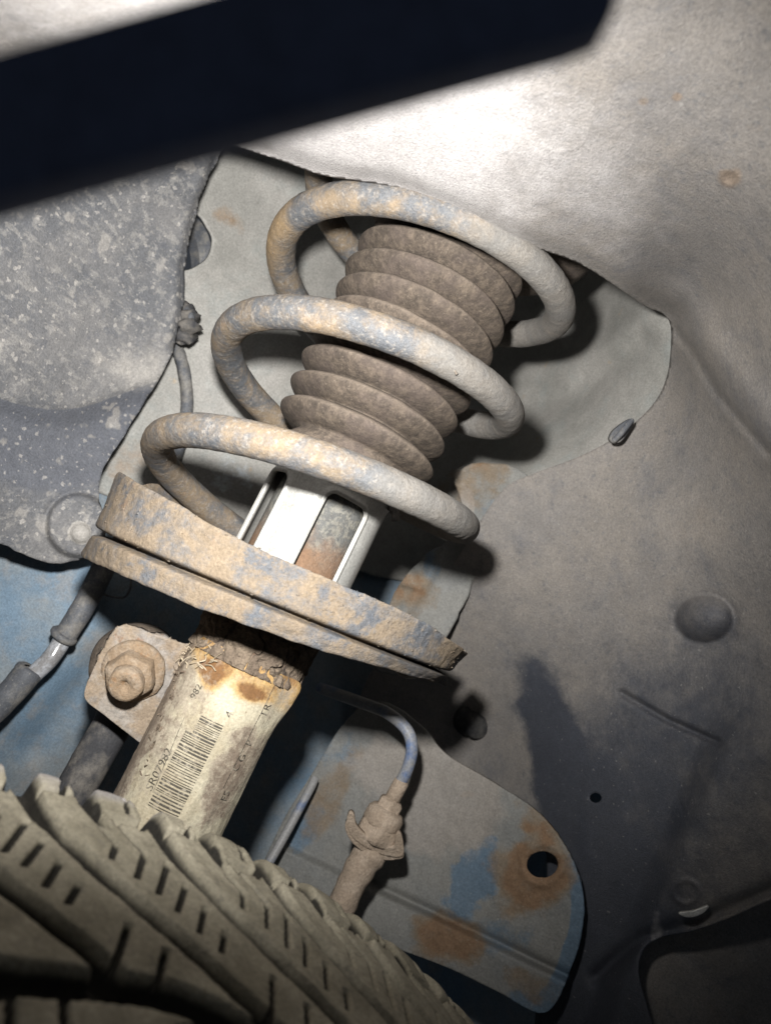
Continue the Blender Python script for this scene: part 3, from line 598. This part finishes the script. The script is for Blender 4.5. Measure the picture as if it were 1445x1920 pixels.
# lower pan below a deep groove
def lowfn(R_, T_, H_):
    d = np.degrees(T_); s = np.clip((ss_h - 6 - H_) / 14, 0, 1)
    R_ = R_ + s * (6.5 * sstep(150, 182, d)) + .6 * fbm2(T_ * 9 + 5, H_ / 5.) + .3 * fbm2(T_ * 36, H_ / 2.)
    H_ = H_ + .9 * fbm2(T_ * 7, H_ * 0 + 2) * s + s * .8 * np.sin(T_ * 3) + s * (1.2 + 4.8 * np.cos(T_))
    return tilt(R_, T_, H_)
lprof = [(64.5, -4.6), (64.3, -6.4), (67.4, -7.0), (70.2, -7.8), (70.4, -9.2), (69.9, -11.0), (69.2, -12.8), (68.8, -14.0), (68.0, -14.8), (67.0, -14.2), (66.4, -12), (64, -10), (52, -10), (38, -10), (27, -10), (23.5, -11), (22, -13)]
V, f, R_, T_, H_ = revolve([(r, h + ss_h) for r, h in dens(lprof, 4)], 0, 360, 420, lowfn)
link_mesh('lower_pan', V, f, M['seat'], seat, attr=np.stack([(.25 + .5 * sstep(110, 20, np.degrees(T_) % 360)).ravel()], 1))  # painted shade, deeper towards the right
# loose crumbs of dirt sticking to the lip
def crumbs(P, n, r0, r1, seed):
    g = np.random.default_rng(seed); out = []
    base_ = np.array([[1, 0, -.7], [-1, 0, -.7], [0, 1, .7], [0, -1, .7], [0, .2, -1.1], [.2, 0, 1.1]]) ; tri = [(0, 2, 4), (2, 1, 4), (1, 3, 4), (3, 0, 4), (2, 0, 5), (1, 2, 5), (3, 1, 5), (0, 3, 5)]
    for k in g.choice(len(P), n, replace=False):
        r = r0 + (r1 - r0) * g.random() ** 3; out.append((P[k] + (base_ + g.normal(0, .25, base_.shape)) * r, tri))
    return join(out)
SV, _, _, sT, _ = revolve([(r, h + ss_h) for r, h in dens(prof, 4)], -12, 186, 460, lipfn)
ok = SV[(sT.ravel() > -.1) & (sT.ravel() < 3.2)][: 460 * 36]
V, f = crumbs(ok, 420, .12, .55, 3); o = link_mesh('dirt_crumb', V, f, M['seat'], seat); o['kind'] = 'stuff'
# tab welded to the tube, with bolt and nut
tabp = smooth_poly([(238, 1172), (262, 1180), (305, 1196), (340, 1206), (362, 1220), (352, 1280), (322, 1340), (285, 1400), (268, 1396), (228, 1366), (190, 1336), (164, 1316), (159, 1296), (172, 1262), (190, 1226), (216, 1182)], 4)
def tabd(X, Y): return 276 + (X - 160) * .055 + (Y - 1280) * .0 + .8 * fbm2(X / 25, Y / 25) + 1.2 * np.exp(-(segd(X, Y, [(300, 1210), (330, 1250), (310, 1330)]) / 12) ** 2)
tab = sheet('mounting_tab', tabp, tabd, 2.6, M['bracket'], sa_, solid=4.0)
nb = K(250, 1258, 280); nax = np.array([.10, .20, -.97])
V, f = lathe(nb, nax, [(11.2, -2), (11.6, 0), (11.2, 1.2), (9.6, 1.8), (4, 1.9)], 40); V = V + n3(V, .3)[:, None] * .35; link_mesh('washer', V, f, M['nut'], tab)
V, f = lathe(nb, nax, [(9.3, 1.5), (9.3, 6.5), (8.6, 8.0), (6.0, 8.4)], 48, hexa=True); V = V + (n3(V, .25, 4) * .5)[:, None] * np.array([1, 1, 0]); link_mesh('nut', V, f, M['nut'], tab)
V, f = lathe(nb, nax, [(6.0, 7.5), (6.1, 12), (5.7, 13.2), (4.6, 13.6), (2.2, 13.5), (1.6, 12.4), (.1, 12.2)], 36); V = V + (n3(V, .3, 7) * .35)[:, None]; link_mesh('bolt_end', V, f, M['nut'], tab)
# sticker
ths = np.linspace(12, 172, 220) * D2R; hs = np.linspace(-174, -325, 220)
TH, HH = np.meshgrid(ths, hs)
H2 = HH + 0
peel = sstep(34, 12, np.degrees(TH)) * sstep(-200, -177, HH)
RS = 21.0 + peel * 3.2 + .25 * fbm2(TH * 9, HH / 8.) + .3 * sstep(150, 172, np.degrees(TH)) * fbm2(TH * 40, HH / 2.)
# axial and circumferential distances for rounding the corners
A_ = (np.pi / 2 - TH) * 21.0                       # mm, + to the right
top = -174.0; right = (90 - 14) * D2R * 21; rc = 4.0
fx = A_ - (right - rc); fy = HH - (top - .8 - rc)
field = np.where((fx > 0) & (fy > 0), np.hypot(fx, fy) - rc, np.maximum(fx - rc, fy - rc))
field = field + .9 * np.maximum(0, fbm2(A_ / 3. + 5, HH / 3.)) * sstep(6, -4, A_) + 1.2 * np.maximum(0, fbm2(A_ / 4., HH / 5.)) * (A_ < 10)
PS = S(RS, TH, H2); px, py = PX(PS)
V, fc, used = clip_grid(PS, field)
Rm = blob(px, py, 400, 1250, 26, 18, 0, .9) * .6 + blob(px, py, 470, 1300, 26, 15, .3, .9) * .6 + blob(px, py, 395, 1275, 16, 22, 0, .9) * .6 + sstep(24, 0, -(HH - top)) * .66
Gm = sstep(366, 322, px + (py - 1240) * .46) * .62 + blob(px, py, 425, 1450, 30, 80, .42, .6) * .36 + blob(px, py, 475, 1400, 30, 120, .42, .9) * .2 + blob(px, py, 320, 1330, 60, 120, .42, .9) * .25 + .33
link = np.stack([np.clip(Rm, 0, 1).ravel()[used], np.clip(Gm, 0, 1).ravel()[used]], 1)
st = link_mesh('sticker', V, fc, M['sticker'], sa_, attr=link, solid=.15)
# print on the sticker: a = mm round the tube (+ right), b = mm along the axis from the sticker's top
def wrapP(a, b, r=21.45): return S(r, np.pi / 2 - np.asarray(a) / 21.0, top - np.asarray(b))
def inv_ab(px_, py_):
    best = None
    A, B = np.meshgrid(np.linspace(-30, 30, 241), np.linspace(0, 110, 441)); x, y = PX(wrapP(A, B)); k = np.argmin((x - px_) ** 2 + (y - py_) ** 2 + 1e6 * (0)); return A.ravel()[k], B.ravel()[k]
a0, b0 = inv_ab(366, 1335); a1, b1 = inv_ab(424, 1351)
aL, bL = inv_ab(345, 1380)
parts = []; b = b0 + .0
rs = random.Random(8)
while b < b0 + 34:
    w = rs.choice([.22, .3, .45, .65]); short = b < b0 + 6
    aa = np.linspace(a0 + (0 if not short else 2.5), a1, 8)
    Vt = wrapP(np.r_[aa, aa], np.r_[np.full(8, b), np.full(8, b + w)]); parts.append((Vt, grid_faces(2, 8))); b += w + rs.choice([.35, .5, .7])
V, f = join(parts); o = link_mesh('barcode', V, f, M['ink'], st, False); o['kind'] = 'stuff'
def text(s, a, b, size, rot=True):
    cu = bpy.data.curves.new('text', 'FONT'); cu.body = s; cu.size = size; cu.resolution_u = 3; to = bpy.data.objects.new('text', cu); COL.objects.link(to)
    dg = bpy.context.evaluated_depsgraph_get(); me = bpy.data.meshes.new_from_object(to.evaluated_get(dg)); bpy.data.objects.remove(to)
    v = np.array([x.co[:2] for x in me.vertices]); fs = [tuple(p.vertices) for p in me.polygons]
    V = wrapP(a + v[:, 1] * (1) - 0, b - v[:, 0]) if False else wrapP(a - size * .0 + (v[:, 1] * -1) * -1 * 1.0 * -1 * -1 * -1, b - v[:, 0])
    return V, fs
ta, tb = inv_ab(284, 1484)
V, f = text('SR07982', ta, tb, 4.2); link_mesh('printed_number', V, f, M['ink'], st, False)
ta, tb = inv_ab(366, 1312); V, f = text('982', ta, tb, 3.6); link_mesh('printed_number', V, f, M['ink'], st, False)
parts = []
for s_, x_, y_, z_ in (('TR', 497, 1347, 4.2), ('P', 470, 1399, 4.2), ('G', 455, 1430, 4.), ('C', 446, 1447, 4.), ('F5', 424, 1503, 4.), ('4', 434, 1348, 4.0)):
    ta, tb = inv_ab(x_, y_); parts.append(text(s_, ta, tb, z_))
V, f = join(parts); link_mesh('printed_letters', V, f, M['ink'], st, False)
for x0_, y0_, x1_, y1_ in ((345, 1345, 287, 1484), (515, 1285, 418, 1478)):
    (p, q_), (r_, s2) = inv_ab(x0_, y0_), inv_ab(x1_, y1_); n_ = 24; t = np.linspace(0, 1, n_); aa = p + (r_ - p) * t; bb = q_ + (s2 - q_) * t
    link_mesh('printed_rule', wrapP(np.r_[aa, aa + .22], np.r_[bb, bb]), grid_faces(2, n_), M['ink'], st, False)
# frayed fibres at the sticker's upper left corner
parts = []
for i in range(26):
    a_, b_ = inv_ab(352 + rs.uniform(-18, 50), 1222 + rs.uniform(-12, 26)); p0 = wrapP(a_, b_, 22.2)
    dr = np.array([rs.uniform(-1, .9), rs.uniform(-.7, .6), rs.uniform(-.35, -.02)]) * rs.uniform(3, 7)
    m_ = p0 + dr * .5 + np.array([rs.uniform(-1, 1), rs.uniform(-1, 1), 0]); parts.append(tube(spline([p0, m_, p0 + dr], 5), rs.uniform(.12, .3), 6))
V, f = join(parts); o = link_mesh('frayed_fibre', V, f, M['fibre'], st); o['kind'] = 'stuff'
# torn bits along the left border of the sticker
parts = []
for i in range(30):
    t = (i / 29) ** 1.3; a_, b_ = inv_ab(340 - 78 * t + rs.uniform(-8, 14), 1235 + 220 * t); p0 = wrapP(a_, b_, 21.3)
    dr = np.array([rs.uniform(-.5, .9), rs.uniform(-1.4, .8), rs.uniform(-.6, -.1)]) * rs.uniform(1., 4.2); w_ = np.array([rs.uniform(.3, 1), rs.uniform(-.4, .8), -.1]) * rs.uniform(.6, 1.6)
    parts.append((np.array([p0, p0 + w_, p0 + w_ * .6 + dr, p0 + dr * .8]), [(0, 1, 2, 3)]))
V, f = join(parts); o = link_mesh('mud_flake', V, f, M['mud'], st, False, solid=.3); o['kind'] = 'stuff'

# ================================================================ dust sleeve (slotted)
sl = thing('dust_sleeve', 'glossy white slotted plastic sleeve around the strut above the spring seat', 'sleeve', S(0, 0, -148))
ths = np.linspace(0, 360, 481) * D2R; hs = np.linspace(-150, -98, 120); TH, HH = np.meshgrid(ths, hs)
RSl = 23.6 + .7 * sstep(-104, -100, HH) + 0 * TH
field = np.full(TH.shape, -5.)
for cdeg, wdeg in ((66, 40), (146, 34), (226, 40), (306, 40)):
    a_ = (np.degrees(TH) - cdeg) * D2R * 23.6; hw = wdeg * D2R * 23.6 / 2; rc = 3.2; h1 = -108.5; h0 = -160
    qx = np.abs(a_) - hw + rc; qy = np.abs(HH - (h0 + h1) / 2) - (h1 - h0) / 2 + rc
    sd_ = np.hypot(np.maximum(qx, 0), np.maximum(qy, 0)) + np.minimum(np.maximum(qx, qy), 0) - rc
    field = np.maximum(field, -sd_)
    RSl = RSl + .9 * np.exp(-((sd_ - 1.2) / .9) ** 2)
PSl = S(RSl, TH, HH); V, fc, used = clip_grid(PSl, field); link_mesh('sleeve_body', V, fc, M['sleeve'], sl, solid=1.8)
V, f, *_ = revolve([(20, -97.6), (23.8, -97.4), (24.6, -98.6), (24.8, -100.4), (24.3, -101.4), (23.4, -101.2), (20, -100.8)], n=96); link_mesh('sleeve_rim', V, f, M['sleeve'], sl)
V, f = tube(spline([S(24.5, .28, -101), S(27, .25, -102), S(28.5, .22, -105)], 5), 1.6, 10); link_mesh('hook', V, f, M['rubber'], sl)

# ================================================================ rubber gaiter
ga = thing('rubber_gaiter', 'dusty brown ribbed rubber gaiter inside the coil spring', 'gaiter', S(0, 0, -97))
folds = [(-81.5 + 10.8 * k, 33.6 + .36 * k - (3.0 if k == 8 else 0) - (.8 if k == 7 else 0)) for k in range(9)]
prof = []
for k, (h, r) in enumerate(folds):
    p = 10.8
    for t in np.linspace(-.5, .5, 18, endpoint=False):
        # rim at t=.28: long sloping underside, short rounded top
        x = (t + .5)
        g = (x / .60) if x < .60 else (1 - x) / .40
        g = np.clip(g, 0, 1)
        rr = r - 10.5 + 10.5 * (math.sin(g * math.pi / 2) ** .68)
        prof.append((rr, h + (t - .10) * p))
prof = [(24.5, -97), (25.5, -95.5), (27.2, -93)] + [q for q in prof if q[1] > -91.5] + [(27, 12), (25, 16), (22, 24), (20, 40), (.5, 41)]
def gfn(R_, T_, H_):
    H_ = H_ + .5 * np.sin(T_ * 2 + 1) + .5 * fbm2(T_ * 2.2, H_ / 9.)
    R_ = R_ + .5 * np.sin(T_ * 3 + H_ * .12); return R_, T_, H_
V, f, R_, T_, H_ = revolve(prof, n=260, fn=gfn)
rim = np.array([max(0, 1 - min(abs(q[1] - h - 1.0) for h, _ in folds) / 3.6) if q[1] > -91 else 0 for q in prof])
link_mesh('bellows', V, f, M['gaiter'], ga, attr=np.stack([np.repeat(rim[:, None], 260, 1).ravel()], 1))
V, f, *_ = revolve([(19.5, 18), (38, 22), (52, 26), (56, 30), (56, 34), (50, 36), (19, 38)], n=120); link_mesh('top_flange', V, f, M['gaiter'], ga)

# ================================================================ coil spring
pr = [0.9634, 1.6295, .0539, 1.2487]; PITCH = 47.1412
def coil(th):
    t = th / (2 * np.pi); s = np.clip(t, -.06, 2.68) - 1.2
    R_ = 57 + pr[0] * s + pr[1] * s * s
    t1 = np.clip(t, -.06, 2.68); h = -PITCH * t1 - pr[2] * s * s - pr[3] * s ** 3
    h = h - np.where(t > 1, 18.5 * sstep(0, .36, t - t1) + 6. * (t - t1), 22. * (t - t1))
    return X0 + (R_ * np.cos(th))[:, None] * E1 + (R_ * np.sin(th))[:, None] * E2 + h[:, None] * U
tt = np.linspace(-200, 1098, 1300) * D2R; P = coil(tt)
V, f = tube(P, 6.0, 30, disp=.16, dscale=.3)
V2 = V; px, py = PX(V2)
att = np.stack([np.clip(sstep(0, 1, (px - (640 + (py - 600) * -.35)) / 330.) * .9, 0, 1), np.clip(sstep(560, 330, px + (py - 500) * .45) * .8 + .5 * sstep(640, 480, px) * (py < 520), 0, 1)], 1)
cs = link_mesh('coil_spring', V, f, M['spring'], None, True, S(0, 0, -140), attr=att)
tag(cs, 'steel coil spring with flaking tan dirt over grey paint around the ribbed gaiter', 'spring')

V, f = crumbs(V2[(px > 280) & (px < 760)], 260, .08, .32, 6); o = link_mesh('dirt_crumb', V, f, M['spring'], cs); o['kind'] = 'stuff'
for (x_, y_, l_, a_) in ((652, 893, 2.6, .5), (661, 899, 1.6, 1.3), (610, 885, 3.2, .35), (852, 697, 1.2, .8)):
    j = np.argmin((px - x_) ** 2 + (py - y_) ** 2 + (V2[:, 2] - 262) ** 2 * 4); c_ = V2[j]; dr = np.array([math.cos(a_), math.sin(a_), 0]) * l_
    V, f = tube(spline([c_ - dr, c_ + np.array([.2, -.3, -.1]), c_ + dr], 5), .4, 8, disp=.5, dscale=1.2); link_mesh('mud_chip', V, f, M['spring'], cs)

# ================================================================ tyre
TC = np.array([-201.103, 322.992, 207.703]); TN = np.array([.27028, .150158, -.950999]); TR = np.array([.552815, -.83291, .0256038]); TT = np.array([-.788252, -.532647, -.308132])
TN /= np.linalg.norm(TN); TR -= TN * (TR @ TN); TR /= np.linalg.norm(TR); TT = np.cross(TN, TR) * np.sign(np.cross(TN, TR) @ TT)
RT = 285.0; PIT = 360 / 54.; HALF = 76.0; PHI0 = 11.45
gs = np.array([0, 8, 19, 31, 46, 54, 61, 68.5, 75, 82]); gp = np.array([.25, 0, -.6, -2.0, -5.1, -7.2, -9.1, -11.2, -13.2, -15.6])
DEG = RT * D2R
def groove(a, w): return np.clip(1 - sstep(w * .40, w * .62, np.abs(a)), 0, 1)
def tread(phi, s):
    """phi degrees, s mm across -> (radius drop, mask of painted groove shade)"""
    side = s > HALF; q = np.where(side, 2 * HALF - s, s); ph = phi + np.where(side, PIT * .5, 0)
    off = np.interp(q, gs, gp)
    u = ((ph - PHI0 - off) / PIT) % 1.0                           # 0..1 between main grooves
    du = np.minimum(u, 1 - u) * PIT * DEG * np.interp(q, [0, 30, 60, 80], [1, .92, .62, .55])
    wmain = np.interp(q, [0, 10, 40, 70], [11.5, 8.4, 6.8, 5.2])
    dmain = groove(du, wmain * .82)
    ua = (u - .54) * PIT * DEG
    dsec = groove(ua, np.interp(q, [0, 12, 26], [9.5, 6., 3.5])) * sstep(27, 20, q)
    cen = groove(s - HALF + 2.2 * np.sin(np.radians(phi) * 54 * .5), 7.0)
    drop = 7.0 * np.maximum(np.maximum(dmain, dsec), cen * .9)
    # sipes: zig-zag cuts across the ribs
    sp = 0
    for qs, fs in (((5, 17), (-2.1, -2.3)), ((5, 16), (-5.4, -5.6)), ((9, 14, 24), (-3.3, -4.0, -4.2)), ((8, 13, 22), (-6.0, -6.5, -6.3)), ((27, 31.6, 38), (-4.3, -5.1, -5.0)), ((22, 32, 42), (-5.0, -6.5, -6.2)), ((32, 45.5), (-7.7, -7.2)),
                   ((38, 49), (-8.6, -8.1)), ((44, 53.5), (-9.5, -9.1)), ((50, 57), (-10.4, -10.1)), ((58, 70), (-12.6, -12.2)), ((62, 71), (-14.2, -13.9))):
        zz = ((ph - PHI0 - np.interp(q, qs, fs) + PIT / 2) % PIT - PIT / 2) * DEG
        sp = np.maximum(sp, groove(zz, 1.5) * sstep(qs[0] - .5, qs[0] + .5, q) * sstep(qs[-1] + .5, qs[-1] - .5, q))
    # short notch running round the shoulder block
    nt_ = groove(q - 20 - 3 * (u - .3), 2.6) * ((u > .14) & (u < .44)); nt2 = groove(q - 14 - 2 * u, 2.0) * ((u > .64) & (u < .9)); nt3 = groove(q - 3.5, 2.0) * ((np.abs(u - .3) < .04) | (np.abs(u - .78) < .04))
    drop = np.maximum(drop, 3.2 * sp); drop = np.maximum(drop, 2.6 * np.maximum(nt_, nt2)); drop = np.maximum(drop, 2 * nt3)
    # pillowed blocks
    pil = .35 * (1 - np.clip(du / 6., 0, 1)) ** 2
    return drop + pil, np.maximum(np.maximum(dmain, dsec), np.maximum(cen, sp))
def tyre_patch(ph, s):
    PH, SS = np.meshgrid(ph, s, indexing='ij')
    dr, gr = tread(PH, np.clip(SS, 0, 2 * HALF))
    q = np.minimum(SS, 2 * HALF - SS)
    sh = 5.5 * (np.clip(12 - q, 0, 12) / 12) ** 2 + 1.6 * ((SS - HALF) / HALF) ** 2     # crown and shoulder rounding
    fade = sstep(-9, 0, q)
    R_ = RT - sh - dr * (.25 + .75 * fade) * sstep(-12, -3, q)
    qn = np.clip(-q, 0, 90); sidew = np.where(q < 0, qn, 0)
    R_ = R_ - sidew - 0.0
    bul = 9 * np.sin(np.clip(sidew / 90, 0, 1) * np.pi)
    Sx = np.where(SS < HALF, np.maximum(SS, 0) - bul * (SS < 0), np.minimum(SS, 2 * HALF) + bul * (SS > 2 * HALF))
    R_ = R_ + .35 * fbm2(PH * 1.2, SS / 5.)
    a = np.radians(PH); V = TC + (R_ * np.cos(a))[..., None] * TR + (R_ * np.sin(a))[..., None] * TT + Sx[..., None] * TN
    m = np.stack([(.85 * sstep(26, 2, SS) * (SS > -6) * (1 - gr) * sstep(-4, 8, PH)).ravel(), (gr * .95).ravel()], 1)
    return V, m
ss_ = np.concatenate([np.arange(-90, -12, 6.), np.arange(-12, 2 * HALF * .62, .5), np.arange(2 * HALF * .62, 2 * HALF + 10, 1.5), np.arange(2 * HALF + 10, 2 * HALF + 91, 8.)])
ty = thing('tyre', 'worn dusty winter tyre with diagonal grooves filling the lower left', 'tyre', TC)
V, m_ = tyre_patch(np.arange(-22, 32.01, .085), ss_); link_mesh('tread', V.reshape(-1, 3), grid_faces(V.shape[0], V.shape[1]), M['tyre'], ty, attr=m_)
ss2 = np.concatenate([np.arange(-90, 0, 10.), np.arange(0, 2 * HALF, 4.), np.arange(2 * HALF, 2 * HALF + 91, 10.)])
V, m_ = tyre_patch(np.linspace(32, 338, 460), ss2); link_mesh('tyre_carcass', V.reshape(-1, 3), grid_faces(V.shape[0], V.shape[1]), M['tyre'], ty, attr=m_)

# ================================================================ hand lamp in front
hl = thing('work_lamp', 'out of focus black bar shaped work lamp across the top of the picture', 'lamp', K(1090, 60, 112))
D0 = 52.
e0 = K(-420, 378, D0); e1 = K(1136, -56, D0); ax = e1 - e0; Lb = np.linalg.norm(ax); ax /= Lb
vv = np.array([-ax[1], ax[0], 0.])
if vv[1] < 0: vv = -vv
ww = np.array([0, 0, 1.])
def section(hv, hw_, r, n=8):
    out = []
    for cx_, cy_, a0_ in ((hv - r, hw_ - r, 0), (-hv + r, hw_ - r, 90), (-hv + r, -hw_ + r, 180), (hv - r, -hw_ + r, 270)):
        for k in range(n + 1):
            a_ = math.radians(a0_ + 90 * k / n); out.append((cx_ + r * math.cos(a_), cy_ + r * math.sin(a_)))
    return np.array(out)
def bar(stations, mat, name, par=hl):
    P_ = []
    for t, hv, hw_, cv, cw in stations:
        s_ = section(hv, hw_, min(1.4, hv * .7, hw_ * .7)); n = len(s_)
        P_.append(e0 + ax * t + (s_[:, 0] + cv)[:, None] * vv + (s_[:, 1] + cw)[:, None] * ww)
    V = np.concatenate(P_); f = grid_faces(len(P_), n, True) + [tuple(range(n)), tuple(range((len(P_) - 1) * n, len(P_) * n))[::-1]]
    return link_mesh(name, V, f, mat, par)
HV = 4.55
bar([(0, HV, 2.6, 0, 0), (Lb - 3.8, HV, 2.6, 0, 0), (Lb - 1.6, HV - .2, 2.5, 0, 0), (Lb - .5, HV - 1.3, 2.2, 0, 0), (Lb, HV - 2.3, 1.8, 0, 0)], M['lamp'], 'casing')
# lamp head carried on the bar's upper back edge, its lens towards the strut
tl = (LPOS - e0) @ ax; vl = (LPOS - e0) @ vv
hd = bar([(tl - 6, 1.8, 2.2, vl - 1, .6), (tl - 5, 2.6, 2.6, vl - 1, .6), (tl + 5, 2.6, 2.6, vl - 1, .6), (tl + 6, 1.8, 2.2, vl - 1, .6)], M['lamp'], 'lamp_head')
bar([(tl + 3, abs(vl + HV) / 2 + .6, 1.0, (vl - HV) / 2, 0), (tl + 5, abs(vl + HV) / 2 + .6, 1.0, (vl - HV) / 2, 0)], M['lamp'], 'neck')
bar([(tl - 4.5, 1.9, .4, vl - 1, 3.4), (tl + 4.5, 1.9, .4, vl - 1, 3.4)], M['lens'], 'lens', hd)
